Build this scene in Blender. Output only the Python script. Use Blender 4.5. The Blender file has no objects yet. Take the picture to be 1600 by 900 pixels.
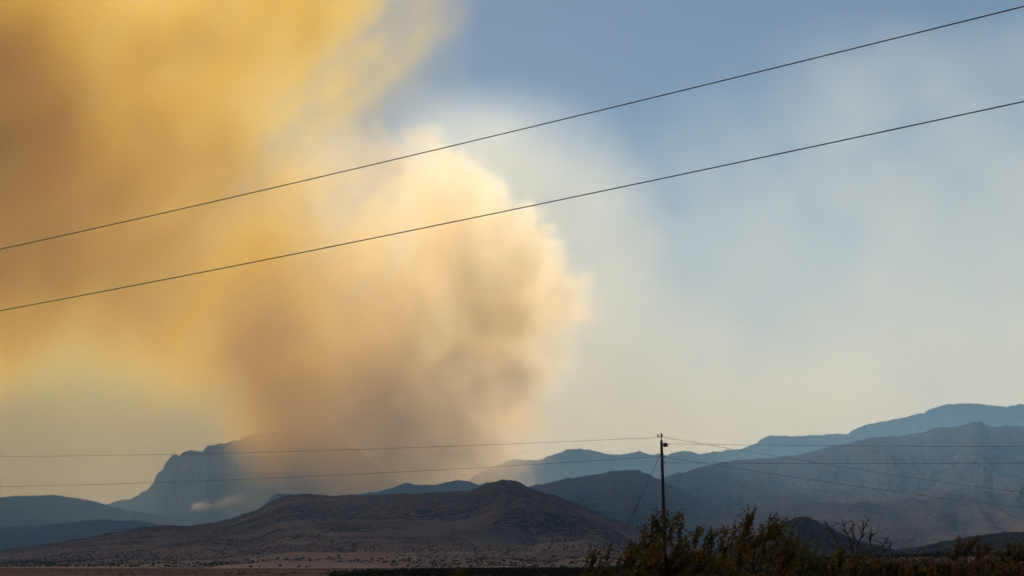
import bpy, math, random
import numpy as np
from mathutils import Vector

sc = bpy.context.scene
COL = sc.collection
R = math.radians

# ------------------------------------------------------------------ camera, sky, sun, exposure
F = 1600 * 50 / 36.0                      # focal length in photograph pixels (50 mm lens)
PITCH = math.atan(434 / F)
CAM = Vector((0, 0, 1.7))
cd = bpy.data.cameras.new('camera')
cam = bpy.data.objects.new('camera', cd)
COL.objects.link(cam)
cam.location = CAM
cam.rotation_euler = (R(90) + PITCH, 0, 0)
cd.lens = 50
cd.sensor_width = 36
cd.clip_start = 0.1
cd.clip_end = 200000
sc.camera = cam

SUN_AZ, SUN_EL = R(-20), R(34)            # azimuth from the view direction (left is negative), elevation
world = bpy.data.worlds.new('World')
sc.world = world
world.use_nodes = True
wn = world.node_tree
sky = wn.nodes.new('ShaderNodeTexSky')
sky.sky_type = 'NISHITA'
sky.sun_disc = False
sky.sun_elevation = SUN_EL
sky.sun_rotation = SUN_AZ
sky.altitude = 1300
sky.air_density = 1.0
sky.dust_density = 0.4
sky.ozone_density = 1.0
wn.links.new(sky.outputs[0], wn.nodes['Background'].inputs[0])
wn.nodes['Background'].inputs[1].default_value = 0.062

SUN_DIR = Vector((math.sin(SUN_AZ) * math.cos(SUN_EL), math.cos(SUN_AZ) * math.cos(SUN_EL), math.sin(SUN_EL)))
sl = bpy.data.lights.new('sun', 'SUN')
sl.energy = 4.5
sl.angle = R(0.5)
sl.color = (1.0, 0.95, 0.88)
so = bpy.data.objects.new('sun', sl)
COL.objects.link(so)
so.location = (0, 0, 50)
so.rotation_euler = SUN_DIR.to_track_quat('Z', 'Y').to_euler()

sc.view_settings.view_transform = 'Standard'
sc.view_settings.look = 'None'
sc.view_settings.gamma = 1
sc.view_settings.exposure = 0.12
sc.view_settings.use_curve_mapping = False
sc.render.engine = 'CYCLES'
cy = sc.cycles
cy.use_denoising = True
cy.use_adaptive_sampling = True
cy.adaptive_threshold = 0.06
cy.adaptive_min_samples = 16
cy.max_bounces = 6
cy.diffuse_bounces = 2
cy.glossy_bounces = 1
cy.volume_bounces = 4
cy.transparent_max_bounces = 128
cy.volume_step_rate = 5
cy.volume_max_steps = 256

# ------------------------------------------------------------------ helpers
def ray(px, py):
    """world direction of a photograph pixel, scaled to y = 1"""
    x, z = (px - 800) / F, -(py - 450) / F
    c, s = math.cos(PITCH), math.sin(PITCH)
    y2, z2 = c - s * z, s + c * z
    return Vector((x / y2, 1, z2 / y2))

def at(px, py, Y):
    return CAM + ray(px, py) * Y

def tag(o, label, cat=None, group=None, kind=None):
    o['label'] = label
    if cat: o['category'] = cat
    if group: o['group'] = group
    if kind: o['kind'] = kind
    return o

def link(name, me, mat=None, parent=None):
    o = bpy.data.objects.new(name, me)
    COL.objects.link(o)
    if mat: me.materials.append(mat)
    if parent: o.parent = parent
    return o

def empty(name, loc):
    o = bpy.data.objects.new(name, None)
    COL.objects.link(o)
    o.location = loc
    o.empty_display_size = 0.2
    return o

def mesh_np(name, co, quads=None, tris=None, smooth=False):
    me = bpy.data.meshes.new(name)
    co = np.asarray(co, np.float32)
    nq = 0 if quads is None else len(quads)
    ntr = 0 if tris is None else len(tris)
    me.vertices.add(len(co))
    me.vertices.foreach_set('co', co.ravel())
    loops = []
    if nq: loops.append(np.asarray(quads, np.int32).ravel())
    if ntr: loops.append(np.asarray(tris, np.int32).ravel())
    loops = np.concatenate(loops)
    me.loops.add(len(loops))
    me.loops.foreach_set('vertex_index', loops)
    me.polygons.add(nq + ntr)
    st = np.concatenate([np.arange(nq) * 4, nq * 4 + np.arange(ntr) * 3]).astype(np.int32)
    me.polygons.foreach_set('loop_start', st)
    if smooth: me.polygons.foreach_set('use_smooth', np.ones(nq + ntr, bool))
    me.update(calc_edges=True)
    return me

class MB:
    """collects shapes into one mesh"""
    def __init__(s): s.v, s.f = [], []
    def tube(s, pts, rad, n=6, cap=True):
        pts = [Vector(p) for p in pts]
        if not hasattr(rad, '__len__'): rad = [rad] * len(pts)
        b = len(s.v)
        up = None
        for i, p in enumerate(pts):
            d = (pts[min(i + 1, len(pts) - 1)] - pts[max(i - 1, 0)]).normalized()
            if up is None:
                up = Vector((0, 0, 1)) if abs(d.z) < .9 else Vector((1, 0, 0))
            a = d.cross(up).normalized()
            c = a.cross(d).normalized()
            up = c
            for k in range(n):
                t = 2 * math.pi * k / n
                s.v.append(p + (a * math.cos(t) + c * math.sin(t)) * rad[i])
        for i in range(len(pts) - 1):
            for k in range(n):
                s.f.append((b + i * n + k, b + i * n + (k + 1) % n, b + (i + 1) * n + (k + 1) % n, b + (i + 1) * n + k))
        if cap:
            s.f.append(tuple(b + k for k in range(n))[::-1])
            s.f.append(tuple(b + (len(pts) - 1) * n + k for k in range(n)))
    def box(s, c, sx, sy, sz):
        b = len(s.v)
        for x in (-1, 1):
            for y in (-1, 1):
                for z in (-1, 1):
                    s.v.append(Vector(c) + Vector((x * sx, y * sy, z * sz)) / 2)
        for f in ((0, 1, 3, 2), (4, 6, 7, 5), (0, 4, 5, 1), (2, 3, 7, 6), (0, 2, 6, 4), (1, 5, 7, 3)):
            s.f.append(tuple(b + i for i in f))
    def build(s, name, mat, parent=None, smooth=True):
        me = bpy.data.meshes.new(name)
        me.from_pydata([tuple(v) for v in s.v], [], s.f)
        if smooth: me.polygons.foreach_set('use_smooth', np.ones(len(s.f), bool))
        me.update()
        return link(name, me, mat, parent)

def hash2(ix, iy, seed):
    h = (ix.astype(np.int64) * 374761393 + iy.astype(np.int64) * 668265263 + seed * 974634777) & 0xffffffff
    h = ((h ^ (h >> 13)) * 1274126177) & 0xffffffff
    h = ((h ^ (h >> 16)) * 2246822519) & 0xffffffff
    return ((h ^ (h >> 15)) & 0xffffff) / float(0xffffff)

def vnoise(x, y, seed=0):
    x, y = np.broadcast_arrays(np.asarray(x, float), np.asarray(y, float))
    ix, iy = np.floor(x), np.floor(y)
    fx, fy = x - ix, y - iy
    fx = fx * fx * fx * (fx * (fx * 6 - 15) + 10); fy = fy * fy * fy * (fy * (fy * 6 - 15) + 10)
    a, b = hash2(ix, iy, seed), hash2(ix + 1, iy, seed)
    c, d = hash2(ix, iy + 1, seed), hash2(ix + 1, iy + 1, seed)
    return (a * (1 - fx) + b * fx) * (1 - fy) + (c * (1 - fx) + d * fx) * fy

def fbm(x, y, seed=0, octv=5, gain=.5):
    s, a, t = 0, 1, 0
    for o in range(octv):
        s = s + a * vnoise(x * 2 ** o + 17.3 * o, y * 2 ** o - 9.1 * o, seed + o)
        t += a; a *= gain
    return s / t

def ridged(x, y, seed=0, octv=4, gain=.5):
    s, a, t = 0, 1, 0
    for o in range(octv):
        s = s + a * (1 - np.abs(2 * vnoise(x * 2 ** o + 5.7 * o, y * 2 ** o + 3.3 * o, seed + o) - 1))
        t += a; a *= gain
    return s / t

def sstep(a, b, x):
    t = np.clip((np.asarray(x, float) - a) / (b - a), 0, 1)
    return t * t * (3 - 2 * t)

# ------------------------------------------------------------------ materials
def mat_plain(name, col, rough=.8, spec=.2, var=.25, scale=6, metallic=0, transl=None):
    m = bpy.data.materials.new(name); m.use_nodes = True
    nt = m.node_tree; N, K = nt.nodes.new, nt.links.new
    b = nt.nodes['Principled BSDF']
    b.inputs['Roughness'].default_value = rough
    b.inputs['Specular IOR Level'].default_value = spec
    b.inputs['Metallic'].default_value = metallic
    tc = N('ShaderNodeTexCoord'); no = N('ShaderNodeTexNoise')
    no.inputs['Scale'].default_value = scale; no.inputs['Detail'].default_value = 5
    K(tc.outputs['Object'], no.inputs['Vector'])
    mx = N('ShaderNodeMix'); mx.data_type = 'RGBA'
    mx.inputs[6].default_value = tuple(c * (1 - var) for c in col) + (1,)
    mx.inputs[7].default_value = tuple(min(1, c * (1 + var)) for c in col) + (1,)
    K(no.outputs[0], mx.inputs[0]); K(mx.outputs[2], b.inputs['Base Color'])
    if transl:
        tr = N('ShaderNodeBsdfTranslucent'); tr.inputs[0].default_value = transl + (1,)
        ad = N('ShaderNodeMixShader'); ad.inputs[0].default_value = .3
        K(b.outputs[0], ad.inputs[1]); K(tr.outputs[0], ad.inputs[2])
        K(ad.outputs[0], nt.nodes['Material Output'].inputs['Surface'])
    return m

def mat_land(name, soil, grass, scrub, patch=1 / 500., cover=.5, fine=1 / 14., zmid=200., zk=0.0):
    """dry mountain side: bare soil, straw grass and dark scrub in patches, with fine speckle"""
    m = bpy.data.materials.new(name); m.use_nodes = True
    nt = m.node_tree; N, K = nt.nodes.new, nt.links.new
    b = nt.nodes['Principled BSDF']
    b.inputs['Roughness'].default_value = 1
    b.inputs['Specular IOR Level'].default_value = 0
    tc = N('ShaderNodeTexCoord')
    def noise(scale, detail, rough=.55, dist=0.):
        n = N('ShaderNodeTexNoise'); n.inputs['Scale'].default_value = scale
        n.inputs['Detail'].default_value = detail; n.inputs['Roughness'].default_value = rough
        n.inputs['Distortion'].default_value = dist
        K(tc.outputs['Object'], n.inputs['Vector']); return n.outputs[0]
    def ramp(v, lo, hi):
        r = N('ShaderNodeMapRange'); r.interpolation_type = 'SMOOTHSTEP'
        r.inputs['From Min'].default_value = lo; r.inputs['From Max'].default_value = hi
        K(v, r.inputs['Value']); return r.outputs[0]
    def mix(f, a, c):
        x = N('ShaderNodeMix'); x.data_type = 'RGBA'; K(f, x.inputs[0])
        for i, q in ((6, a), (7, c)):
            if isinstance(q, tuple): x.inputs[i].default_value = q + (1,)
            else: K(q, x.inputs[i])
        return x.outputs[2]
    base = mix(ramp(noise(patch * 2.3, 6, .6, .4), .38, .62), soil, grass)
    bn = noise(patch, 7, .62, .6)
    if zk:                                        # more scrub and trees grow on the higher slopes
        sx = N('ShaderNodeSeparateXYZ'); K(tc.outputs['Object'], sx.inputs[0])
        zz = N('ShaderNodeMath'); zz.operation = 'SUBTRACT'; K(sx.outputs[2], zz.inputs[0]); zz.inputs[1].default_value = zmid
        zm = N('ShaderNodeMath'); zm.operation = 'MULTIPLY_ADD'; K(zz.outputs[0], zm.inputs[0]); zm.inputs[1].default_value = zk / zmid; K(bn, zm.inputs[2])
        bn = zm.outputs[0]
    big = ramp(bn, cover - .12, cover + .14)
    sp = ramp(noise(fine, 4, .7), .45, .58)
    mul = N('ShaderNodeMath'); mul.operation = 'MULTIPLY_ADD'; K(big, mul.inputs[0]); K(sp, mul.inputs[1])
    half = N('ShaderNodeMath'); half.operation = 'MULTIPLY'; K(big, half.inputs[0]); half.inputs[1].default_value = .35
    K(half.outputs[0], mul.inputs[2])
    cl = N('ShaderNodeClamp'); K(mul.outputs[0], cl.inputs[0])
    K(mix(cl.outputs[0], base, scrub), b.inputs['Base Color'])
    return m

def mat_smoke(name, col, aniso, dens=1.0, clear=False):
    m = bpy.data.materials.new(name); m.use_nodes = True
    nt = m.node_tree; nt.nodes.clear()
    out = nt.nodes.new('ShaderNodeOutputMaterial'); pv = nt.nodes.new('ShaderNodeVolumePrincipled')
    nt.links.new(pv.outputs[0], out.inputs['Volume'])
    pv.inputs['Color'].default_value = col + (1,)
    pv.inputs['Density'].default_value = dens
    pv.inputs['Anisotropy'].default_value = aniso
    if clear: pv.inputs['Absorption Color'].default_value = (1, 1, 1, 1)   # scatters only, absorbs nothing
    return m

M_soil = mat_land('desert_soil', (.068, .044, .036), (.078, .054, .040), (.030, .025, .022), 1 / 160., .5, 1 / 5.)
M_near = mat_land('near_hill_land', (.150, .100, .084), (.180, .124, .096), (.048, .041, .039), 1 / 420., .48, 1 / 18., 110, .10)
M_mid = mat_land('mid_hill_land', (.10, .068, .057), (.12, .084, .065), (.036, .032, .030), 1 / 500., .42, 1 / 20.)
M_right = mat_land('right_mountain_land', (.088, .061, .049), (.105, .074, .053), (.029, .029, .026), 1 / 700., .40, 1 / 30., 330, .22)
M_far = mat_land('far_mountain_land', (.065, .052, .045), (.075, .06, .046), (.034, .034, .03), 1 / 900., .40, 1 / 40.)
M_low = mat_land('low_ridge_land', (.085, .055, .043), (.10, .07, .048), (.032, .026, .022), 1 / 200., .5, 1 / 8.)
M_scrub = mat_plain('hillside_scrub', (.040, .036, .026), 1, 0, .4, .05)
M_flat = mat_plain('dark_flat_scrub', (.030, .026, .018), 1, 0, .4, .3)
M_wood = mat_plain('weathered_pole_wood', (.030, .022, .017), .9, .1, .4, 3)
M_steel = mat_plain('galvanised_steel', (.06, .06, .062), .8, .15, .2, 8, .3)
M_can = mat_plain('transformer_grey', (.045, .045, .048), .8, .15, .2, 5)
M_porc = mat_plain('brown_porcelain', (.05, .028, .022), .7, .15, .2, 9)
M_wire = mat_plain('weathered_wire', (.030, .028, .026), 1, 0, .2, 2)
M_stem = mat_plain('dark_stem_bark', (.035, .027, .020), .95, .1, .4, 14)
M_dead = mat_plain('dead_grey_twig', (.036, .028, .023), .95, .1, .4, 14)
M_leaf = mat_plain('creosote_leaf', (.042, .033, .013), 1, 0, .6, 9, 0, (.065, .045, .014))
M_leaf2 = mat_plain('creosote_leaf_green', (.036, .044, .014), 1, 0, .45, 2.2, 0, (.055, .062, .015))
M_leaf3 = mat_plain('dry_brown_leaf', (.050, .034, .018), 1, 0, .45, 2.2, 0, (.07, .042, .016))

# ------------------------------------------------------------------ ground
def ground_z(x, y):
    x, y = np.asarray(x, float), np.asarray(y, float)
    rise = 5.6 * sstep(230, 520, y) * sstep(30, 175, x) * (1 - sstep(1500, 3500, y))
    roll = .25 * (fbm(x / 60, y / 60, 3, 3) - .5) * sstep(20, 80, np.hypot(x, y))
    dip = -1.2 * sstep(600, 1800, y)
    return rise + roll + dip

gy = np.concatenate([-np.geomspace(400, 4, 14), np.linspace(0, 60, 16)[1:], np.geomspace(64, 90000, 150)])
gx = np.concatenate([-np.geomspace(80000, 3, 90), [0], np.geomspace(3, 80000, 90)])
GX, GY = np.meshgrid(gx, gy, indexing='ij')
GZ = ground_z(GX, GY)
def grid_faces(nx, ny):
    i = np.arange(nx * ny).reshape(nx, ny)
    return np.stack([i[:-1, :-1], i[1:, :-1], i[1:, 1:], i[:-1, 1:]], -1).reshape(-1, 4)
me = mesh_np('ground', np.stack([GX, GY, GZ], -1).reshape(-1, 3), grid_faces(len(gx), len(gy)), smooth=True)
tag(link('ground', me, M_soil), 'flat dry desert floor of bare soil and scrub', 'ground', kind='structure')

# ------------------------------------------------------------------ hills and mountains
HILLS = {}
def hill(name, label, D, prof, Wf, Wb, mat, seed, spur=420., crag=6., wob=300., nx=520, nf=130, nb=40, power=1.7, apron=.0, spamp=.75):
    """a ridge whose crest follows the skyline points at its own distance D, with spurs and gullies running down both sides"""
    px = np.array([p[0] for p in prof], float); py = np.array([p[1] for p in prof], float)
    pts = [at(a, b, D) for a, b in zip(px, py)]
    cx = np.array([p.x for p in pts]); cz = np.array([p.z for p in pts])
    X = np.linspace(cx[0], cx[-1], nx)
    H = np.interp(X, cx, cz)
    k = np.exp(-np.linspace(-1.6, 1.6, 5) ** 2 * 2); k /= k.sum()
    H = np.convolve(np.pad(H, 2, 'edge'), k, 'valid')
    H = H + crag * (fbm(X / 90, X * 0 + seed, seed, 5, .6) - .5) * 2 * np.clip(H / 200, .15, 1)
    ends = sstep(0, .04, (X - X[0]) / (X[-1] - X[0])) * sstep(0, .04, (X[-1] - X) / (X[-1] - X[0]))
    H = H * ends - 8 * (1 - ends)
    yc = wob * (fbm(X / 2500, X * 0, seed + 5, 3) - .5) * 2
    tf = -np.linspace(1, 0, nf) ** 1.25
    tb = np.linspace(0, 1, nb)[1:] ** 1.2
    T = np.concatenate([tf, tb])
    XX, TT = np.meshgrid(X, T, indexing='ij')
    A = np.abs(TT)
    W = np.where(TT < 0, Wf, Wb)
    YY = D + yc[:, None] + TT * W
    XX = XX * (YY / D)
    # spurs: ridged noise stretched down the slope, wandering sideways
    wx = XX + 260 * (fbm(XX / 900, YY / 900, seed + 11, 3) - .5) * 2
    sp = ridged(wx / spur, YY / (spur * 3.2), seed + 21, 4, .5)
    near = sstep(0, .22, A)
    t2 = np.clip(A + (.62 - sp) * spamp * near * A * (1 - A) * 1.6, 0, 1)
    f = (1 - t2) ** power * (1 - apron) + apron * (1 - t2)
    f = np.where(A < .02, 1 - (1 - f) * (A / .02), f)
    Z = H[:, None] * f
    Z += np.clip(H, 0, None)[:, None] * .055 * (fbm(XX / 140, YY / 140, seed + 31, 5, .55) - .5) * 2 * near * (1 - A)
    Z = np.where(A > .985, -10, Z - 8 * A)
    me = mesh_np(name, np.stack([XX, YY, Z], -1).reshape(-1, 3), grid_faces(nx, len(T)), smooth=True)
    o = tag(link(name, me, mat), label, 'hill' if 'hill' in name or 'ridge' in name else 'mountain', kind='structure')
    HILLS[name] = (XX, YY, Z, D)
    return o

hill('mesa_mountain', 'steep cliffed blue mountain half hidden by the smoke', 13500,
     [(60, 884), (120, 815), (161, 790), (187, 782), (205, 780), (219, 772), (238, 759), (241, 752), (244, 744), (249, 738), (254, 734), (259, 722), (264, 716), (269, 711), (275, 707), (280, 710), (286, 705), (297, 702),
      (312, 704), (317, 706), (325, 697), (341, 692), (350, 691), (381, 685), (397, 676), (422, 675), (453, 678), (500, 681), (530, 686), (560, 704), (600, 738), (660, 780), (740, 830), (820, 884)],
     3600, 2500, M_far, 11, 700, 16, 120, nx=900, power=1.5, spamp=.45)
hill('far_left_ridge', 'low blue ridge at the left edge below the yellow sky', 11500,
     [(-420, 800), (-300, 782), (-180, 786), (-80, 779), (0, 776), (22, 774), (62, 774), (81, 772), (94, 774), (119, 779), (147, 783), (175, 792), (230, 802), (300, 815), (380, 840), (450, 884)],
     2600, 1800, M_far, 23, 420, 9, 200, nx=420)
hill('left_foothill', 'hazy grey foothill in front of the cliffed mountain', 8800,
     [(-420, 850), (-200, 836), (-60, 826), (0, 823), (60, 821), (110, 815), (155, 810), (190, 813), (215, 812), (250, 819), (320, 830), (400, 846), (520, 884)],
     1800, 1200, M_mid, 31, 330, 6, 200, nx=360)
hill('far_centre_range', 'pale blue range of small peaks right of the smoke base', 19000,
     [(640, 884), (700, 770), (760, 735), (803, 720), (819, 722), (839, 721), (861, 713), (887, 704), (904, 703), (921, 704), (945, 710), (980, 710), (1001, 706), (1015, 709), (1039, 710), (1055, 706), (1073, 704),
      (1097, 710), (1130, 722), (1200, 740), (1300, 790), (1380, 884)], 3500, 2500, M_far, 41, 600, 22, 300, nx=560)
hill('far_right_range', 'pale blue high range behind the dark right mountain', 16500,
     [(940, 884), (1000, 745), (1040, 728), (1075, 716), (1103, 710), (1129, 707), (1137, 705), (1161, 703), (1184, 694), (1190, 688), (1200, 683), (1253, 684), (1306, 680), (1324, 679), (1352, 667), (1399, 658), (1443, 648), (1474, 636),
      (1499, 632), (1530, 634), (1570, 637), (1600, 634), (1680, 628), (1780, 645), (1900, 640), (2050, 690), (2250, 884)], 3800, 2500, M_far, 53, 600, 18, 300, nx=640)
hill('small_blue_ridge', 'small blue ridge peeking over the near hill under the smoke', 9800,
     [(330, 884), (400, 800), (430, 772), (452, 771), (490, 782), (549, 774), (595, 766), (611, 761), (634, 754), (653, 757), (679, 757), (715, 748), (728, 750), (748, 757), (761, 752), (790, 760), (850, 790), (960, 884)],
     1700, 1300, M_far, 61, 330, 8, 150, nx=420)
hill('right_mountain', 'dark blue-grey mountain filling the right side', 9600,
     [(820, 884), (900, 815), (960, 782), (1000, 765), (1030, 748), (1060, 738), (1100, 726), (1150, 718), (1200, 715), (1240, 713), (1281, 701), (1324, 693), (1337, 687), (1399, 679), (1443, 676), (1464, 668), (1495, 665), (1511, 663), (1516, 659),
      (1523, 657), (1533, 658), (1545, 665), (1560, 667), (1573, 663), (1585, 665), (1600, 668), (1680, 680), (1800, 672), (1950, 700), (2150, 790), (2300, 884)],
     4600, 2200, M_right, 71, 620, 14, 300, nx=900, nf=210, power=1.35, spamp=.65)
hill('middle_mountain', 'dark rounded mountain between the near hill and the pole', 7500,
     [(560, 884), (640, 820), (720, 790), (790, 768), (840, 757), (880, 748), (930, 740), (960, 735), (1000, 735), (1012, 738), (1030, 747), (1060, 764), (1110, 790), (1180, 820), (1260, 850), (1360, 884)],
     2700, 1500, M_mid, 83, 400, 9, 150, nx=560, power=1.4)
hill('near_hill', 'long dark near hill with a small rounded summit', 5000,
     [(-420, 884), (-250, 878), (-100, 870), (0, 862), (60, 852), (120, 843), (180, 832), (250, 822), (300, 823), (340, 817), (400, 800), (420, 787), (440, 778), (470, 773), (520, 775), (600, 775), (680, 772), (735, 769),
      (760, 757), (785, 751), (810, 754), (835, 766), (860, 774), (900, 788), (950, 808), (1000, 828), (1080, 852), (1180, 872), (1320, 884)],
     4250, 1200, M_near, 97, 420, 6, 150, nx=1000, nf=320, power=1.9, spamp=1.0)
hill('cone_hill', 'small brown cone hill behind the bushes', 2600,
     [(1080, 884), (1110, 864), (1140, 846), (1180, 838), (1223, 820), (1240, 810), (1250, 807), (1260, 807), (1287, 819), (1318, 835), (1349, 847), (1393, 858), (1440, 870), (1500, 884)],
     420, 420, M_low, 101, 90, 1.2, 20, nx=300, nf=80, power=1.25)
hill('low_ridge', 'low brown ridge at the right edge above the scrub', 3200,
     [(1330, 884), (1393, 860), (1433, 855), (1480, 845), (1517, 839), (1567, 832), (1600, 831), (1680, 822), (1800, 826), (1950, 845), (2100, 884)],
     800, 600, M_low, 113, 160, 1.5, 40, nx=360, nf=90, power=1.2)

# dark juniper and scrub dots on the slopes, too many to count
def scatter(name, label, hills, n, rmin, rmax, seed, dens_scale=300., thr=.45, crest=0, crest_r=(3, 6)):
    rng = np.random.default_rng(seed)
    C, S = [], []
    XX, YY, Z, D = HILLS[hills]
    i = rng.integers(0, XX.shape[0] - 1, n * 3); j = rng.integers(0, XX.shape[1] - 1, n * 3)
    u, v = rng.random(n * 3), rng.random(n * 3)
    def bl(Q): return (Q[i, j] * (1 - u) + Q[i + 1, j] * u) * (1 - v) + (Q[i, j + 1] * (1 - u) + Q[i + 1, j + 1] * u) * v
    x, y, z = bl(XX), bl(YY), bl(Z)
    keep = (fbm(x / dens_scale, y / dens_scale, seed, 4) + .25 * rng.random(n * 3) > thr + .12) & (z > 0) & (y < D + 120)
    x, y, z = x[keep][:n], y[keep][:n], z[keep][:n]
    m = len(x)
    r = rmin + (rmax - rmin) * rng.random(m) ** 2
    if crest:                                     # trees standing along the ridge line
        jc = int(np.argmin(np.abs(YY[XX.shape[0] // 2] - np.median(YY[XX.shape[0] // 2][np.argmax(Z[XX.shape[0] // 2])]))))
        ci = rng.random(crest) * (XX.shape[0] - 2)
        clump = fbm(ci / XX.shape[0] * 60, ci * 0, seed + 2, 3) > .42
        ci = ci[clump]; i0 = ci.astype(int); fr = ci - i0
        ce = lambda Q: Q[i0, jc] * (1 - fr) + Q[i0 + 1, jc] * fr
        cr = crest_r[0] + (crest_r[1] - crest_r[0]) * rng.random(len(ci)) ** 1.7
        ok = ce(Z) > 20
        x, y, z, r = np.concatenate([x, ce(XX)[ok]]), np.concatenate([y, ce(YY)[ok] - 4]), np.concatenate([z, ce(Z)[ok]]), np.concatenate([r, cr[ok]])
        m = len(x)
    dirs = np.array([(1, 0, 0), (0, 1, 0), (-1, 0, 0), (0, -1, 0), (0, 0, 1.1), (0, 0, -.5)], float)
    co = dirs[None] * r[:, None, None] * (.7 + .6 * rng.random((m, 6, 1)))
    co[:, :, 0] *= 1.25
    co += np.stack([x, y, z + r * .35], -1)[:, None]
    fc = np.array([(0, 1, 4), (1, 2, 4), (2, 3, 4), (3, 0, 4), (1, 0, 5), (2, 1, 5), (3, 2, 5), (0, 3, 5)])
    tr = (np.arange(m)[:, None, None] * 6 + fc[None]).reshape(-1, 3)
    o = link(name, mesh_np(name, co.reshape(-1, 3), None, tr, smooth=True), M_scrub)
    tag(o, label, 'scrub', kind='stuff')

scatter('hillside_scrub', 'dark scrub dotting the long near hill', 'near_hill', 30000, .5, 1.8, 5, 260, .46, 1100, (0.9, 2.6))
scatter('mountain_scrub', 'dark scrub along the middle mountain', 'middle_mountain', 14000, 1.5, 4.0, 6, 400, .40, 900, (2, 5.0))
scatter('mountain_woodland', 'dark woodland on the right mountain slopes', 'right_mountain', 34000, 1.4, 4.0, 7, 500, .40, 1500, (2.2, 6))
scatter('ridge_forest', 'tiny trees along the far right range', 'far_right_range', 16000, 5, 13, 8, 500, .34, 1100, (4, 11))
scatter('far_peak_forest', 'tiny trees along the pale centre range', 'far_centre_range', 3000, 4, 9, 12, 500, .36, 900, (4, 11))
scatter('mesa_forest', 'tiny trees on the top of the cliffed mountain', 'mesa_mountain', 3000, 3, 8, 13, 500, .36, 900, (3, 8.5))
scatter('left_ridge_forest', 'tiny trees along the low left ridge', 'far_left_ridge', 3000, 3, 7, 14, 500, .36, 600, (3, 7))
scatter('cone_hill_scrub', 'dark scrub dots on the small cone hill', 'cone_hill', 1600, .6, 1.6, 9, 80, .40)
scatter('low_ridge_scrub', 'dark scrub dots on the low right ridge', 'low_ridge', 5000, .7, 2.0, 10, 120, .40)

# dense dark creosote flat in the middle distance
def scrub_flat():
    rng = np.random.default_rng(77)
    n = 16000
    y = rng.uniform(200, 1100, n) ; a = rng.uniform(520, 1720, n)
    x = (a - 800) / F * y * 1.0
    y[-4000:] = rng.uniform(240, 1500, 4000); a[-4000:] = rng.uniform(-150, 930, 4000)
    x = (a - 800) / F * y
    sparse = np.arange(n) >= n - 4000
    # the flat ends further and further away to the left
    keep = (y < np.interp(a, [-150, 520, 930, 1720], [0, 225, 1100, 1200])) | (sparse & (fbm(x / 60, y / 90, 8, 3) > .54))
    x, y, a, sparse = x[keep], y[keep], a[keep], sparse[keep]
    z = ground_z(x, y)
    h = rng.uniform(.7, 1.5, len(x)) + .5 * sstep(1300, 1600, a) * rng.random(len(x))
    h = np.where(sparse, h * .42, h)
    m, q = len(x), 22
    p = rng.normal(0, 1, (m, q, 3)); p /= np.linalg.norm(p, axis=-1, keepdims=True)
    p *= rng.uniform(.35, 1, (m, q, 1)); p[..., 2] = np.abs(p[..., 2]) * .9 + .05
    c = np.stack([x, y, z - .05], -1)[:, None] + p * np.stack([h * .75, h * .75, h], -1)[:, None]
    u = rng.normal(0, 1, (m, q, 3)); w = rng.normal(0, 1, (m, q, 3))
    s = (h * .17)[:, None, None]
    u = u / np.linalg.norm(u, axis=-1, keepdims=True) * s; w = w / np.linalg.norm(w, axis=-1, keepdims=True) * s
    co = np.stack([c - u, c - w * .7, c + u, c + w * .7], 2).reshape(-1, 3)
    qd = np.arange(len(co)).reshape(-1, 4)
    tag(link('scrub_flat', mesh_np('scrub_flat', co, qd), M_flat), 'dark low creosote scrub covering the flat beyond the bushes', 'scrub', kind='stuff')
scrub_flat()

# ------------------------------------------------------------------ smoke
def fft_noise(shape, beta, seed, aniso=(1, 1, 1), kmin=0.0):
    rng = np.random.default_rng(seed)
    w = np.fft.rfftn(rng.standard_normal(shape).astype(np.float32))
    ks = [np.fft.fftfreq(shape[0]) * aniso[0] * shape[0], np.fft.fftfreq(shape[1]) * aniso[1] * shape[0], np.fft.rfftfreq(shape[2]) * aniso[2] * shape[0]]
    k = np.sqrt(ks[0][:, None, None] ** 2 + ks[1][None, :, None] ** 2 + ks[2][None, None, :] ** 2)
    k[0, 0, 0] = 1
    amp = np.maximum(k, max(kmin, 1)) ** (-beta / 2); amp[0, 0, 0] = 0
    amp[k < kmin] *= .3
    n = np.fft.irfftn(w * amp, s=shape, axes=(0, 1, 2))
    return (n / n.std()).astype(np.float32)

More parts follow.
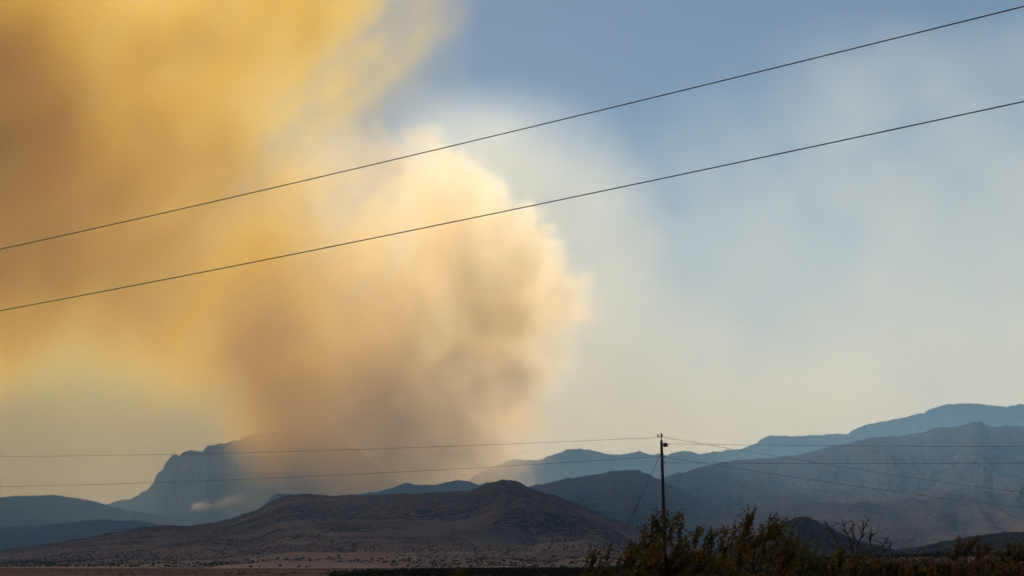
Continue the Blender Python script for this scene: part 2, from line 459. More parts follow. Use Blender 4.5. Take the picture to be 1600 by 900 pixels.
def grid_volume(name, arr, vox, loc, mat):
    """a fog volume whose voxels hold arr (relative density)"""
    nx, ny, nz = arr.shape
    me = bpy.data.meshes.new(name); me.vertices.add(arr.size)
    a = me.attributes.new('smoke_density', 'FLOAT', 'POINT')
    a.data.foreach_set('value', arr.astype(np.float32).ravel(order='F'))
    o = bpy.data.objects.new(name, me); COL.objects.link(o); o.location = loc
    me.materials.append(mat)
    g = bpy.data.node_groups.new(name, 'GeometryNodeTree')
    g.interface.new_socket('Geometry', in_out='INPUT', socket_type='NodeSocketGeometry')
    g.interface.new_socket('Geometry', in_out='OUTPUT', socket_type='NodeSocketGeometry')
    N, K = g.nodes.new, g.links.new
    gi, go, pos, sep = N('NodeGroupInput'), N('NodeGroupOutput'), N('GeometryNodeInputPosition'), N('ShaderNodeSeparateXYZ')
    K(pos.outputs[0], sep.inputs[0])
    ints = []
    for k in range(3):
        m = N('ShaderNodeMath'); m.operation = 'DIVIDE'; K(sep.outputs[k], m.inputs[0]); m.inputs[1].default_value = vox
        f = N('FunctionNodeFloatToInt'); f.rounding_mode = 'ROUND'; K(m.outputs[0], f.inputs[0]); ints.append(f)
    def im(op, a, b):
        n = N('FunctionNodeIntegerMath'); n.operation = op; K(a.outputs[0], n.inputs[0])
        if isinstance(b, int): n.inputs[1].default_value = b
        else: K(b.outputs[0], n.inputs[1])
        return n
    idx = im('ADD', im('ADD', ints[0], im('MULTIPLY', ints[1], nx)), im('MULTIPLY', ints[2], nx * ny))
    na = N('GeometryNodeInputNamedAttribute'); na.data_type = 'FLOAT'; na.inputs[0].default_value = 'smoke_density'
    si = N('GeometryNodeSampleIndex'); si.data_type = 'FLOAT'; si.domain = 'POINT'; si.clamp = True
    K(gi.outputs[0], si.inputs[0]); K(na.outputs[0], si.inputs['Value']); K(idx.outputs[0], si.inputs['Index'])
    vc = N('GeometryNodeVolumeCube'); K(si.outputs[0], vc.inputs['Density'])
    vc.inputs['Min'].default_value = (0, 0, 0)
    vc.inputs['Max'].default_value = ((nx - 1) * vox, (ny - 1) * vox, (nz - 1) * vox)
    for ax, n in zip('XYZ', arr.shape): vc.inputs['Resolution ' + ax].default_value = n
    sm = N('GeometryNodeSetMaterial'); sm.inputs['Material'].default_value = mat
    K(vc.outputs[0], sm.inputs[0]); K(sm.outputs[0], go.inputs[0])
    o.modifiers.new('smoke', 'NODES').node_group = g
    return o

def axes(lo, hi, vox):
    n = [int(math.ceil((b - a) / vox)) + 1 for a, b in zip(lo, hi)]
    return n, [np.float32(lo[k]) + np.arange(n[k], dtype=np.float32) * np.float32(vox) for k in range(3)]

def to_px(X, Y, Z):
    """photograph pixel of world points, used to lay the smoke out"""
    c, s = math.cos(PITCH), math.sin(PITCH)
    z = Z - CAM.z
    d = Y * c + z * s
    return 800 + F * X / d, 450 - F * (z * c - Y * s) / d

PD = 12000.0                              # distance of the fire
MPP = PD / F
# the rising column: centre pixel, radius in pixels, depth offset (m), looseness
PUFFS = [(485, 752, 78, -1000, .85), (570, 765, 105, -900, .6), (690, 765, 105, -600, .5), (760, 750, 55, -400, .7), (805, 705, 38, -100, 1.0), (600, 690, 120, -450, .5), (715, 690, 95, -150, .5), (792, 650, 50, 0, .45),
         (468, 612, 105, 100, .9), (610, 600, 135, 0, .5), (745, 600, 105, -200, .25), (818, 552, 72, -50, .2), (440, 510, 110, 100, .9), (620, 490, 145, 100, .5),
         (765, 480, 118, -150, .15), (858, 478, 72, 0, .12), (560, 400, 130, 100, .6), (690, 370, 120, -50, .25), (785, 385, 82, -150, .1), (830, 425, 62, 100, .1),
         (520, 320, 110, 150, .7), (630, 300, 95, 0, .3), (715, 310, 72, -150, .15), (600, 245, 52, 0, .15), (655, 240, 46, -100, .1), (690, 262, 45, 50, .1), (540, 255, 60, 150, .5), (745, 350, 60, 50, .1)]
def build_plume():
    rng = np.random.default_rng(4)
    vox = 21.0
    lo = (at(290, 700, PD).x, PD - 1900, -60); hi = (at(985, 700, PD).x, PD + 1250, at(800, 140, PD).z)
    n, (xs, ys, zs) = axes(lo, hi, vox)
    print('plume grid', n)
    sdf = np.full(n, 900, np.float32)
    soft = np.zeros(n, np.float32)
    loose = np.full(n, 1.0, np.float32)
    def sphere(c, r, lo_):
        m = r + 420
        s = [slice(max(0, int((c[k] - m - a[0]) / vox)), max(0, int((c[k] + m - a[0]) / vox) + 1)) for k, a in enumerate((xs, ys, zs))]
        d = np.sqrt((xs[s[0]][:, None, None] - c[0]) ** 2 + (ys[s[1]][None, :, None] - c[1]) ** 2 + (zs[s[2]][None, None, :] - c[2]) ** 2) - r
        blk = sdf[s[0], s[1], s[2]]
        if blk.size == 0: return
        w = d < blk
        lb = loose[s[0], s[1], s[2]]
        lb[w] = lo_
        np.minimum(blk, d, out=blk)
    def rdir():
        v = rng.normal(0, 1, 3); return v / np.linalg.norm(v)
    for px, py, r, dy, lo_ in PUFFS:
        c = np.array(at(px, py, PD + dy)); rm = r * MPP
        sphere(c, rm * .86, lo_)
        for _ in range(24):
            c2 = c + rdir() * rm * .78; r2 = rm * rng.uniform(.2, .42)
            sphere(c2, r2, lo_)
            for _ in range(7):
                sphere(c2 + rdir() * r2 * .85, r2 * rng.uniform(.25, .45), lo_)
    nz = fft_noise(n, 3.6, 9)
    nz2 = fft_noise(n, 3.2, 10, kmin=6)
    nz3 = fft_noise(n, 3.0, 12, kmin=13)
    px_, py_ = to_px(xs[:, None, None], ys[None, :, None], zs[None, None, :])
    L = loose
    for _ in range(3):                        # blur looseness
        for ax in range(3):
            L = (np.roll(L, 1, ax) + L + np.roll(L, -1, ax) + np.roll(L, 3, ax) + np.roll(L, -3, ax)) / 5
    edge = 75 + 420 * L
    s = sdf + 46 * nz2 * (.5 + L) + 24 * nz3 + 110 * L * nz
    d = sstep(0, 1, np.clip(.35 - s / edge, 0, 1))
    var = np.clip(1 + .36 * nz + .26 * nz2, .1, 3)
    dens = d * var * (1 - .45 * L)
    dens *= .6 + .08 * sstep(560, 760, px_) + .62 * sstep(440, 740, py_)
    dens *= 1 - .22 * sstep(600, 430, px_) * sstep(600, 700, py_)      # the left foot is thin enough to see the mountain through
    dens[[0, -1]] = 0; dens[:, [0, -1]] = 0; dens[:, :, -1] = 0
    dens[dens < .012] = 0
    o = grid_volume('smoke_plume', dens, vox, lo, mat_smoke('plume_smoke', PLUME_COL, PLUME_G, PLUME))
    tag(o, 'towering billowing wildfire smoke column rising behind the near hill', 'smoke', kind='stuff')

def build_veil():
    vox = 75.0
    lo = (at(-1000, 450, PD).x, PD - 2200, 250); hi = (at(960, 450, PD).x, PD + 2600, at(0, -560, PD).z)
    n, (xs, ys, zs) = axes(lo, hi, vox)
    print('veil grid', n)
    X, Y, Z = xs[:, None, None], ys[None, :, None], zs[None, None, :]
    px, py = to_px(X, np.float32(PD), Z + 0 * Y)
    n1 = fft_noise(n, 3.9, 31, (1.0, .8, 1.25)); n2 = fft_noise(n, 3.3, 32, (.75, 1, 1.5), kmin=3)
    for k in range(n[2]): n2[:, :, k] = np.roll(n2[:, :, k], int(.9 * k), axis=0)     # streaks drift up to the right
    # lower right limit of the veil as seen across the sky
    bx = np.interp(py, [-600, -200, -40, 60, 160, 300, 420, 500, 560, 640], [620, 610, 585, 500, 390, 410, 500, 550, 560, 560])
    side = (bx - px) + 45 * n1 + 25 * n2
    low = np.interp(px, [0, 200, 320, 420, 600], [565, 555, 575, 690, 730]) - py + 35 * n1
    env = (.70 * sstep(-70, 150, side) + .30 * sstep(-260, 60, side)) * sstep(-90, 150, low)
    yc = PD + 300 + .18 * (X - X.mean())
    dep = np.exp(-((Y - yc) / 900) ** 2)
    topf = 1 - sstep(hi[2] - 1500, hi[2] - 100, Z); leftf = sstep(lo[0], lo[0] + 1500, X)
    thick = .62 + .55 * sstep(380, -150, px) + .15 * sstep(300, 0, py)
    dens = env * (1 - .55 * sstep(360, 540, px) * sstep(330, 480, py)) * dep * thick * np.clip(1 + .45 * n1 + .24 * n2, .1, 3) * topf * leftf
    dens[:, [0, -1]] = 0; dens[dens < .03] = 0
    o = grid_volume('smoke_veil', dens, vox, lo, mat_smoke('veil_smoke', VEIL_COL, VEIL_G, VEIL))
    tag(o, 'broad orange brown smoke pall spreading across the upper left sky', 'smoke', kind='stuff')

def build_drift():
    vox = 180.0
    D = 22000.0
    lo = (at(560, 450, D).x, D - 1500, 150); hi = (at(1800, 450, D).x, D + 1500, at(800, 20, D).z)
    n, (xs, ys, zs) = axes(lo, hi, vox)
    X, Y, Z = xs[:, None, None], ys[None, :, None], zs[None, None, :]
    px, py = to_px(X, np.float32(D), Z + 0 * Y)
    n1 = fft_noise(n, 3.9, 51, (1, .8, 1)); n2 = fft_noise(n, 3.4, 52, kmin=4)
    bx = np.interp(py, [60, 150, 250, 350, 450, 600, 720, 800], [600, 800, 1010, 1200, 1330, 1380, 1400, 1400])
    env = sstep(-260, 230, bx - px + 60 * n1 + 20 * n2) * sstep(840, 620, py) * sstep(110, 300, py)
    env2 = .5 * sstep(880, 1300, px + .6 * (py - 200)) * sstep(-40, 330, py + 25 * n1 + .12 * (px - 1200)) * sstep(840, 680, py) * sstep(1790, 1700, px)
    env = env * sstep(560, 760, px)
    dens = np.maximum(env * (.45 + .55 * sstep(1150, 800, px)), env2) * np.exp(-((Y - D) / 800) ** 2) * np.clip(1 + .22 * n1 + .2 * n2, .1, 3)
    dens[[0, -1]] = 0; dens[:, [0, -1]] = 0; dens[:, :, -1] = 0; dens[dens < .03] = 0
    o = grid_volume('smoke_drift', dens, vox, lo, mat_smoke('drift_smoke', DRIFT_COL, DRIFT_G, DRIFT))
    tag(o, 'thin pale cream smoke drifting right of the billowing column', 'smoke', kind='stuff')

def build_bank(name, label, D, col, g, k, px_top, reach_py, side, seed):
    """thin old smoke lying low in the sky behind the far ranges"""
    vox = 320.0
    lo = (at(-900, 450, D).x, D - 2600, -30); hi = (at(2500, 450, D).x, D + 2600, at(800, 120, D).z)
    n, (xs, ys, zs) = axes(lo, hi, vox)
    X, Y, Z = xs[:, None, None], ys[None, :, None], zs[None, None, :]
    px, py = to_px(X, np.float32(D), Z + 0 * Y)
    n1 = fft_noise(n, 3.6, seed, (1, .8, 1.6))
    reach = np.interp(px, px_top, reach_py) + 40 * n1
    dens = sstep(0, 1, (py - reach + 140) / 420) * np.exp(-((Y - D) / 1300) ** 2) * np.clip(1 + .25 * n1, .2, 2) * sstep(side[0], side[1], px + 60 * n1)
    dens[[0, -1]] = 0; dens[:, [0, -1]] = 0; dens[:, :, -1] = 0; dens[dens < .02] = 0
    o = grid_volume(name, dens, vox, lo, mat_smoke(name, col, g, k))
    tag(o, label, 'smoke', kind='stuff')

def build_valley():
    """blue haze settled low in the basin"""
    vox = 260.0
    lo = (at(-600, 880, 16000).x, 3600, -30); hi = (at(2300, 880, 16000).x, 16000, 2300)
    n, (xs, ys, zs) = axes(lo, hi, vox)
    X, Y, Z = xs[:, None, None], ys[None, :, None], zs[None, None, :]
    px, py = to_px(X, Y, Z)
    n1 = fft_noise(n, 3.4, 91)
    dens = np.exp(-(np.clip(Z, 0, None) / 1300) ** 2) * np.clip(1 + .2 * n1, .3, 2) * sstep(3600, 6800, Y) * sstep(16000, 15000, Y)
    dens[[0, -1]] = 0; dens[:, [0, -1]] = 0; dens[:, :, -1] = 0; dens[dens < .02] = 0
    o = grid_volume('valley_haze', dens, vox, lo, mat_smoke('valley_haze', (.34, .64, 1.0), .2, VALLEY, True))
    tag(o, 'thin blue haze settled low over the basin between the mountains', 'haze', kind='stuff')

def build_wisp():
    vox = 13.0
    D = 11700.0
    lo = (at(285, 800, D).x, D - 200, at(300, 806, D).z); hi = (at(425, 800, D).x, D + 200, at(300, 752, D).z)
    n, (xs, ys, zs) = axes(lo, hi, vox)
    X, Y, Z = xs[:, None, None], ys[None, :, None], zs[None, None, :]
    px, py = to_px(X, np.float32(D), Z + 0 * Y)
    n1 = fft_noise(n, 3.2, 71)
    u = np.clip((px - 297) / 110, 0, 1)
    cy_ = 795 - 22 * u ** 1.3
    w = 2.6 + 6.5 * u
    dens = np.exp(-((py - cy_ + 3.2 * n1) / w) ** 2) * np.exp(-((Y - D) / 80) ** 2) * sstep(292, 302, px) * sstep(415, 350, px) * np.exp(-1.9 * u) * np.clip(.9 + .7 * n1, 0, 3)
    dens[[0, -1]] = 0; dens[:, [0, -1]] = 0; dens[:, :, [0, -1]] = 0; dens[dens < .03] = 0
    o = grid_volume('smoke_wisp', dens, vox, lo, mat_smoke('wisp_smoke', (.97, .96, .94), .3, .0034))
    tag(o, 'small white smoke wisp at the foot of the cliffed mountain', 'smoke', kind='stuff')

PLUME, PLUME_COL, PLUME_G = .0023, (.986, .856, .575), .57
BANK, BANK_COL, BANK_G = .00022, (.90, .92, .78), .4
VALLEY = 8.8e-5
PALL, PALL_COL, PALL_G = .0009, (.74, .68, .22), .4
VEIL, VEIL_COL, VEIL_G = .0017, (.905, .67, .015), .45
DRIFT, DRIFT_COL, DRIFT_G = .0006, (.91, .925, .78), .45
build_plume()
build_veil()
build_drift()
build_bank('smoke_bank', 'thin pale smoke bank low in the sky behind the far right ranges', 27000.0, BANK_COL, BANK_G, BANK, [-900, 0, 500, 900, 1300, 1700, 2500], [400, 400, 420, 430, 400, 360, 340], (-900, 300), 61)
build_bank('smoke_pall', 'olive yellow smoke pall low over the left ridge and cliffs', 21000.0, PALL_COL, PALL_G, PALL, [-900, 0, 500, 900, 2500], [380, 400, 420, 470, 500], (800, 250), 62)
build_valley()
build_wisp()

# the hazy air: one even box round everything
HAZE = 1.7e-5
mb = MB()
hz_top = 7600
mb.box((0, 20000, (hz_top - 14) / 2), 120000, 80000, hz_top + 14)
hz = mb.build('haze', mat_smoke('haze_air', (.27, .61, 1.0), .0, HAZE, True), smooth=False)
tag(hz, 'pale smoky haze filling the air over the valley', 'haze', kind='stuff')
hz.data.materials[0].cycles.homogeneous_volume = True

# ------------------------------------------------------------------ utility pole and wires
PY = 112.0
def gz(x, y): return float(ground_z(x, y))
top = at(1033.5, 688, PY); foot = at(1040, 884, PY)
foot.z = gz(foot.x, foot.y) - .05
pole = empty('utility_pole', foot)
tag(pole, 'leaning dark wooden utility pole rising out of the bushes', 'utility pole')
def rel(v): return Vector(v) - foot
ax = (top - foot).normalized()
mb = MB(); mb.tube([Vector((0, 0, 0)), ax * 5, ax * (top - foot).length], [.15, .13, .105], 14)
mb.build('pole_shaft', M_wood, pole)
tz = rel(top)
mb = MB(); mb.tube([tz - ax * .35 + Vector((0, -.16, 0)), tz + ax * .34 + Vector((0, -.16, 0))], .035, 8)
mb.build('top_bracket', M_steel, pole)
mb = MB(); mb.tube([tz + Vector((-.30, -.16, .26)), tz + Vector((.10, -.16, .26))], .03, 8)
mb.build('crossarm', M_wood, pole)
def insulator(c, s=1.0):
    m = MB(); c = Vector(c)
    m.tube([c, c + Vector((0, 0, .05 * s)), c + Vector((0, 0, .06 * s)), c + Vector((0, 0, .13 * s)), c + Vector((0, 0, .14 * s)), c + Vector((0, 0, .2 * s))], [.03 * s, .05 * s, .085 * s, .06 * s, .08 * s, .035 * s], 10)
    return m.build('insulator', M_porc, pole)
insulator(tz + Vector((-.27, -.16, .28)), .9)
insulator(tz + Vector((.0, -.16, .30)), 1.1)
mb = MB(); c = tz - ax * .36 + Vector((.30, -.02, 0))
mb.tube([c - Vector((.16, 0, 0)), c - Vector((.14, 0, 0)), c + Vector((.14, 0, 0)), c + Vector((.16, 0, 0))], [.13, .16, .16, .12], 16)
tr = mb.build('transformer_can', M_can, pole)
mb = MB(); mb.tube([c - Vector((.25, 0, 0)), c - Vector((.15, 0, 0))], .05, 8); mb.build('mounting_bracket', M_steel, tr)
mb = MB(); mb.tube([c + Vector((.15, 0, .0)), c + Vector((.24, 0, .0))], .035, 8); mb.build('bushing', M_porc, tr)
att = {k: at(px_, py_, PY) for k, px_, py_ in (('lt', 1029, 683.5), ('ll', 1030.5, 713), ('rt', 1036, 683), ('r2', 1041, 693.5), ('r3', 1038, 714), ('r4', 1038, 723))}
for k in ('ll', 'r3', 'r4'):
    q = rel(att[k]); base = ax * (q.z / ax.z)
    m = MB(); m.tube([base, q], .028, 8); m.build('wire_bracket', M_steel, pole)
    m = MB(); m.tube([q - Vector((.05, 0, 0)), q - Vector((.02, 0, 0)), q + Vector((.02, 0, 0)), q + Vector((.05, 0, 0))], [.03, .07, .07, .03], 10); m.build('insulator', M_porc, pole)

def wire(label, pts, r, group=None, name='power_line', n=5):
    """a wire through world points"""
    m = MB(); m.tube(pts, r, n); o = m.build(name, M_wire)
    tag(o, label, 'wire', group)
    return o
def span(a, b, sag, n=40):
    a, b = Vector(a), Vector(b)
    return [a.lerp(b, t) - Vector((0, 0, 4 * sag * t * (1 - t))) for t in (i / n for i in range(n + 1))]
def fit_sag(a, b, px, py):
    """sag that takes the span a-b through the photograph pixel"""
    best = None
    for s in np.linspace(-1, 6, 281):
        p = span(a, b, s, 200)
        e = min((abs(to_px(q.x, q.y, q.z)[0] - px), abs(to_px(q.x, q.y, q.z)[1] - py)) for q in p)
        if best is None or e[1] < best[0]: best = (e[1], s)
    return best[1]
lines = [('lt', (-700, 700), 175, (150, 712), 'upper thin wire running left from the pole top'),
         ('ll', (-700, 752), 175, (150, 757), 'lower thin wire running left from the pole'),
         ('rt', (2300, 790), 300, (1330, 731), 'thin wire slanting down right from the pole top insulator'),
         ('r2', (2600, 690), 95, (1500, 697.5), 'upper level wire running right from the transformer'),
         ('r3', (2300, 812), 300, (1330, 758), 'lower thin wire slanting down right across the mountain'),
         ('r4', (2600, 712), 95, (1450, 724), 'lower level wire running right from the pole')]
for k, e, Y, thr, lab in lines:
    a, b = att[k], at(e[0], e[1], Y)
    s = fit_sag(a, b, *thr)
    wire(lab, span(a, b, s, 60), .0125, 'thin wires meeting at the utility pole')
# thick near wires overhead
def near_wire(pxs, h, lab):
    pts = []
    P = []
    for px_, py_ in pxs:
        r = ray(px_, py_); P.append(CAM + r * (h / r.z))
    a, b = P[0], P[2]
    d = b - a
    A, B = a - d * .55, b + d * .45
    # sag so that the middle passes the measured pixel
    best = None
    for s in np.linspace(-1.5, 3, 181):
        mn = min(((to_px(q.x, q.y, q.z)[0] - pxs[1][0]) ** 2, abs(to_px(q.x, q.y, q.z)[1] - pxs[1][1])) for q in
                 [a.lerp(b, t) - Vector((0, 0, 4 * s * t * (1 - t))) for t in np.linspace(0, 1, 120)])
        if best is None or mn[1] < best[0]: best = (mn[1], s)
    s = best[1]
    f = lambda t: a + d * t - Vector((0, 0, 4 * s * t * (1 - t)))
    wire(lab, [f(t) for t in np.linspace(-.8, 1.6, 90)], .0095, 'heavy wires crossing the sky', n=8)
near_wire([(0, 389.5), (800, 205), (1600, 10)], 7.6, 'upper heavy black wire crossing the whole sky')
near_wire([(0, 485.5), (800, 328), (1600, 158.5)], 6.3, 'lower heavy black wire crossing the whole sky')
# guy wire
ga = at(1031, 712, PY); gb = at(966, 853, PY - 1); d = gb - ga
gend = ga + d * ((gz(gb.x, gb.y) - ga.z) / d.z)
g = wire('taut guy wire slanting left from the pole to the ground', [ga, gend], .018, name='guy_wire')
mid = ga.lerp(gend, .0 + (at(990, 797, PY).z - ga.z) / (gend.z - ga.z))
u = d.normalized()
mb = MB(); mb.tube([mid - u * .3, mid - u * .2, mid + u * .2, mid + u * .3], [.02, .05, .05, .02], 8)
mb.build('guy_insulator', M_porc, g)

# ------------------------------------------------------------------ foreground shrubs
def leaf_quads(pts, size, rng, axis=None):
    """small pointed leaves at points"""
    m = len(pts)
    u = rng.normal(0, 1, (m, 3)); 
    if axis is not None: u = u * .8 + axis
    u /= np.linalg.norm(u, axis=1, keepdims=True)
    w = np.cross(u, rng.normal(0, 1, (m, 3))); w /= np.linalg.norm(w, axis=1, keepdims=True) + 1e-9
    s = size * rng.uniform(.6, 1.35, (m, 1))
    return np.stack([pts - u * s, pts - w * s * .45 + u * s * .1, pts + u * s, pts + w * s * .45 + u * s * .1], 1)

def shrub(name, label, cat, px, Y, tops, spread, leaf, seed, nstem=10, leaves=9000, leafsize=.015, bend=.25, group=None, base_spread=.15, twig=.45, depth=.5, stem_r=.012, plume=.22, mat_stem=None, base_px=None):
    """many stems fan out of one base; each stem tip reaches for one of the measured crown tops"""
    rng = np.random.default_rng(seed); rnd = random.Random(seed)
    bx = at(px, 880, Y).x
    base = Vector((bx, Y, gz(bx, Y) - .03))
    root = empty(name, base)
    tag(root, label, cat, group)
    twigs, cl = MB(), []
    if mat_stem is None: mat_stem = M_stem
    goals = []
    for (tx, ty) in tops:
        yy = Y + rnd.uniform(-depth, depth)
        goals.append((at(tx, ty, yy) - base, 1.0))
    while len(goals) < nstem:
        tx, ty = rnd.choice(tops)
        yy = Y + rnd.uniform(-depth, depth)
        goals.append((at(tx + rnd.uniform(-spread, spread), ty + rnd.uniform(38, 115), yy) - base, .9))
    def curve(a, b, bow, n=6):
        mid = (a + b) / 2 + bow
        return [a * (1 - t) ** 2 + mid * 2 * t * (1 - t) + b * t * t for t in (i / n for i in range(n + 1))]
    for gpt, q in goals:
        s0 = Vector((rnd.uniform(-1, 1) * base_spread, rnd.uniform(-1, 1) * base_spread, 0))
        L = (gpt - s0).length
        bow = Vector((rnd.uniform(-.12, .12) + (gpt.x * -.12), rnd.uniform(-.1, .1), rnd.uniform(-.02, .1))) * L * bend * 2
        tip = gpt - Vector((plume * .35, 0, plume * .55))
        P = curve(s0, tip, bow, 8)
        stem = MB(); stem.tube(P, [stem_r * (1 - .72 * i / 8) for i in range(9)], 5); stem.build('stem', mat_stem, root)
        # side twigs along the upper part
        nt_ = rnd.randint(4, 6) if q < 1 else rnd.randint(2, 3)
        ends = [(tip, (P[-1] - P[-3]).normalized())]
        for k in range(nt_):
            i = rnd.uniform(.45, .95) if q < 1 else rnd.uniform(.8, .97)
            j = int(i * 8); p0 = P[j].lerp(P[min(8, j + 1)], i * 8 - j)
            d = (P[min(8, j + 1)] - P[max(0, j - 1)]).normalized()
            side = Vector((rnd.gauss(.18, .7), rnd.gauss(0, .7), rnd.uniform(.1, .9)))
            e = p0 + (d * .6 + side * .7).normalized() * rnd.uniform(.35, 1.0) * twig * (1 if q < 1 else .55)
            if e.z > gpt.z - .02: e.z = gpt.z - rnd.uniform(.02, .2)
            T = curve(p0, e, Vector((0, 0, rnd.uniform(-.08, .03))) * 1, 4)
            twigs.tube(T, [stem_r * .42 * (1 - .6 * t / 4) for t in range(5)], 4)
            ends.append((e, (T[-1] - T[-2]).normalized()))
            for _ in range(1):
                t = rnd.randint(1, 3)
                e2 = T[t] + Vector((rnd.gauss(.05, .1), rnd.gauss(0, .1), rnd.uniform(.02, .16))) * twig * 2
                if e2.z > gpt.z: e2.z = gpt.z - rnd.uniform(.03, .2)
                twigs.tube([T[t], (T[t] + e2) / 2 + Vector((0, 0, .01)), e2], [stem_r * .28, stem_r * .22, stem_r * .15], 4)
                ends.append((e2, (e2 - T[t]).normalized()))
        for e, d in ends: cl.append((e, d))
    twigs.build('twig', mat_stem, root)['kind'] = 'stuff'
    if leaves:
        per = max(6, leaves // len(cl)); C = []
        for e, d in cl:
            d = (d + Vector((.35, 0, .35))).normalized()
            k = int(per * rnd.uniform(.4, 1.6))
            t = rng.beta(1.6, 1.8, k)
            wid = plume * .17 * (np.sin(np.pi * np.clip(t * .85 + .12, 0, 1)))
            off = rng.normal(0, 1, (k, 3)) * wid[:, None]
            # twiglets: snap leaves to a few strands so the plume has gaps
            strands = rng.normal(0, 1, (5, 3)) * plume * .10
            si = rng.integers(0, 5, k)
            C.append(np.array(e)[None] - np.array(d)[None] * plume * .55 + np.array(d)[None] * (t * plume * 1.35)[:, None] + strands[si] * t[:, None] + off * .45)
        C = np.concatenate(C)
        co = leaf_quads(C, leafsize, rng, np.array((.3, 0, .6)))
        me = mesh_np('foliage', co.reshape(-1, 3), np.arange(len(co) * 4).reshape(-1, 4))
        link('foliage', me, leaf, root)['kind'] = 'stuff'
    return root

shrub('creosote_bush', 'small sparse creosote bush left of the guy wire foot', 'bush', 958, 13.5, [(932, 858), (958, 853), (978, 860), (945, 868), (925, 872)], 18, M_leaf, 201, 9, 5500, .0155, plume=.15, twig=.20, group='creosote bushes in the foreground', depth=.25)
shrub('creosote_bush', 'tall creosote bush in front of the pole', 'bush', 1035, 14.5, [(1034, 799), (1050, 803), (1018, 818), (1074, 811), (1000, 850), (1012, 838), (1060, 826), (990, 856), (1080, 832)], 45, M_leaf, 202, 22, 17000, .0165, plume=.2, twig=.3, group='creosote bushes in the foreground')
shrub('creosote_bush', 'creosote bush just right of the pole with plume-like tips', 'bush', 1105, 15.0, [(1098, 824), (1122, 828), (1138, 830), (1085, 836), (1110, 838), (1070, 845)], 38, M_leaf, 203, 17, 13000, .0165, plume=.2, twig=.3, group='creosote bushes in the foreground')
shrub('creosote_bush', 'tall creosote bush with a high forked top right of centre', 'bush', 1185, 14.2, [(1170, 801), (1182, 801), (1158, 816), (1212, 811), (1200, 820), (1218, 812), (1243, 829), (1150, 835), (1228, 838)], 40, M_leaf, 204, 22, 17000, .0165, plume=.2, twig=.3, group='creosote bushes in the foreground')
shrub('creosote_bush', 'low green creosote bush left of the bare branches', 'bush', 1262, 15.5, [(1262, 846), (1280, 852), (1250, 845), (1295, 858), (1238, 850), (1270, 842)], 36, M_leaf2, 205, 17, 13000, .0165, plume=.17, twig=.28, group='creosote bushes in the foreground')
shrub('creosote_bush', 'low green bush showing between the two tallest bushes', 'bush', 1142, 16.5, [(1135, 862), (1150, 858), (1120, 866), (1162, 868)], 34, M_leaf2, 206, 13, 9500, .0165, plume=.17, twig=.28, group='creosote bushes in the foreground')
shrub('creosote_bush', 'low leafy bush under the bare branches', 'bush', 1335, 13.0, [(1310, 868), (1335, 874), (1358, 872), (1322, 864), (1375, 880), (1345, 868)], 34, M_leaf, 207, 13, 9500, .0165, plume=.17, twig=.28, group='creosote bushes in the foreground')
shrub('creosote_bush', 'low dense bush between the small bush and the pole', 'bush', 1012, 13.8, [(995, 862), (1015, 866), (1035, 862), (1055, 868)], 30, M_leaf, 208, 13, 10000, .0165, plume=.17, twig=.25, group='creosote bushes in the foreground')
shrub('creosote_bush', 'low brownish bush at the foot of the forked bush', 'bush', 1205, 13.4, [(1185, 858), (1210, 862), (1232, 866), (1165, 866)], 30, M_leaf3, 209, 13, 9500, .0165, plume=.17, twig=.25, group='creosote bushes in the foreground')

# bare thorny shrub
def bare_shrub(name, label, px, Y, arms, seed):
    rnd = random.Random(seed)
    bx = at(px, 884, Y).x
    base = Vector((bx, Y, gz(bx, Y) - .03))
    root = empty(name, base); tag(root, label, 'bush')
    tw = MB()
    k = Y / F
    for arm in arms:
        P = [Vector((rnd.uniform(-.25, .25), rnd.uniform(-.15, .15), 0))] + [at(a + rnd.uniform(-22, 22) * (b > 874), b, Y + rnd.uniform(-.15, .15)) - base for a, b in arm]
        m = MB()
        r = [.009] + [.0068 * (1 - .5 * i / len(arm)) for i in range(len(arm))]
        m.tube(P, r, 6); m.build('branch', M_dead, root)
        for i in range(1, len(P) - 1):
            for _ in range(4):
                p = P[i].lerp(P[i + 1], rnd.random())
                d = (P[i + 1] - P[i]).normalized()
                e = p + (d * .5 + Vector((rnd.gauss(0, .8), rnd.gauss(0, .5), rnd.uniform(-.1, .9)))).normalized() * rnd.uniform(.03, .11)
                tw.tube([p, (p + e) / 2 + Vector((rnd.gauss(0, .006), 0, .006)), e], [.0045, .0038, .0022], 4)
    tw.build('twig', M_dead, root)['kind'] = 'stuff'
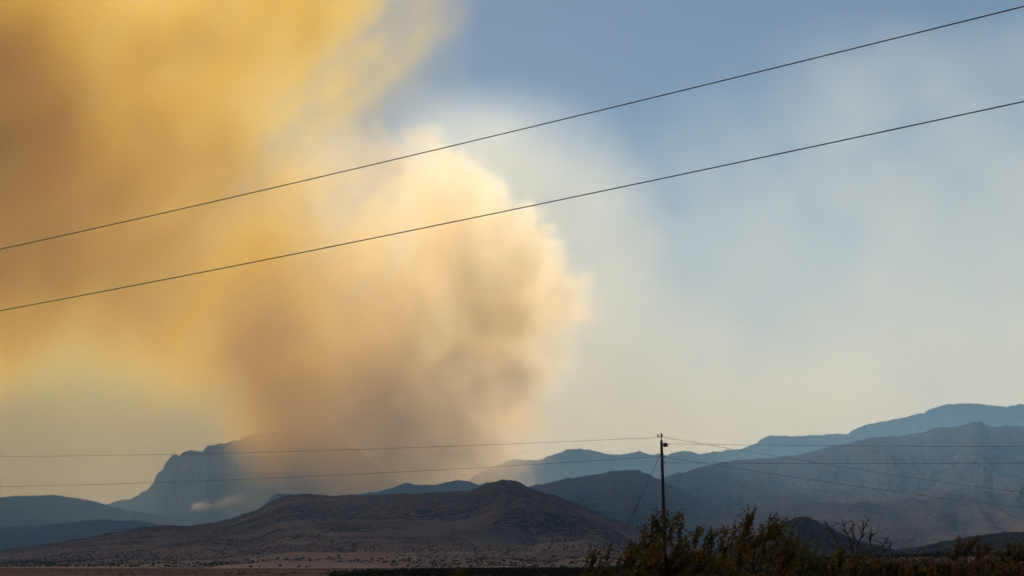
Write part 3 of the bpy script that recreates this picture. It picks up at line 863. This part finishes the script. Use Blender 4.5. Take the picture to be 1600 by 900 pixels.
bare_shrub('bare_shrub', 'leafless thorny shrub with crooked grey branches', 1338, 14.0,
           [[(1335, 880), (1318, 862), (1306, 846), (1299, 832), (1292, 818)], [(1338, 878), (1330, 858), (1326, 838), (1320, 826), (1316, 813)], [(1340, 880), (1338, 856), (1346, 838), (1350, 826), (1357, 812)],
            [(1342, 880), (1352, 866), (1366, 860), (1380, 852), (1389, 838)], [(1340, 880), (1356, 872), (1374, 866), (1391, 856)], [(1336, 880), (1322, 872), (1308, 862), (1300, 850)], [(1330, 858), (1336, 846), (1330, 830), (1334, 818)],
            [(1346, 866), (1362, 856), (1358, 842), (1364, 834)]], 301)

# small mesquite trees and scrub further back
G2 = 'small desert trees at the right'
shrub('mesquite_tree', 'small airy mesquite tree standing apart on the right', 'tree', 1522, 46, [(1505, 842), (1520, 839), (1535, 841), (1543, 856), (1498, 856), (1512, 850)], 12, M_leaf3, 401, 14, 5000, .04, plume=.35, twig=.5, stem_r=.03, depth=.5, group=G2)
shrub('mesquite_tree', 'dark mesquite tree cut off by the right edge', 'tree', 1592, 40, [(1580, 852), (1592, 847), (1605, 850), (1572, 862), (1615, 856)], 12, M_leaf, 402, 16, 9000, .04, plume=.35, twig=.5, stem_r=.028, depth=.5, group=G2)
rnd = random.Random(9)
low = [(1400, 876, 30, 'low brown scrub bush right of the bare branches'), (1428, 879, 34, 'second low brown bush right of the bare branches'), (1456, 877, 38, 'low brown bush left of the airy mesquite'),
       (1482, 879, 36, 'low bush at the left foot of the airy mesquite'), (1545, 873, 33, 'low bush at the right foot of the airy mesquite'), (1568, 876, 30, 'low bush left of the edge mesquite'), (1510, 880, 26, 'low brown bush in front of the airy mesquite'),
       (1440, 884, 24, 'lowest brown bush near the bottom edge'), (1588, 884, 25, 'low bush in the bottom right corner'), (722, 889, 40, 'lone dark tuft poking up at the bottom edge')]
for i, (a, b, Y, lab) in enumerate(low):
    w = 16
    shrub('scrub_bush', lab, 'bush', a, Y, [(a - w * .7, b + 5), (a - 4, b), (a + w * .5, b + 3), (a + w, b + 8)] if a != 722 else [(714, 893), (722, 889), (730, 891)], 12, M_leaf3 if i % 2 == 0 else M_leaf, 500 + i, 12, 7000, .028, plume=.24, twig=.35, stem_r=.014, group='low scrub bushes along the bottom edge', depth=.4)
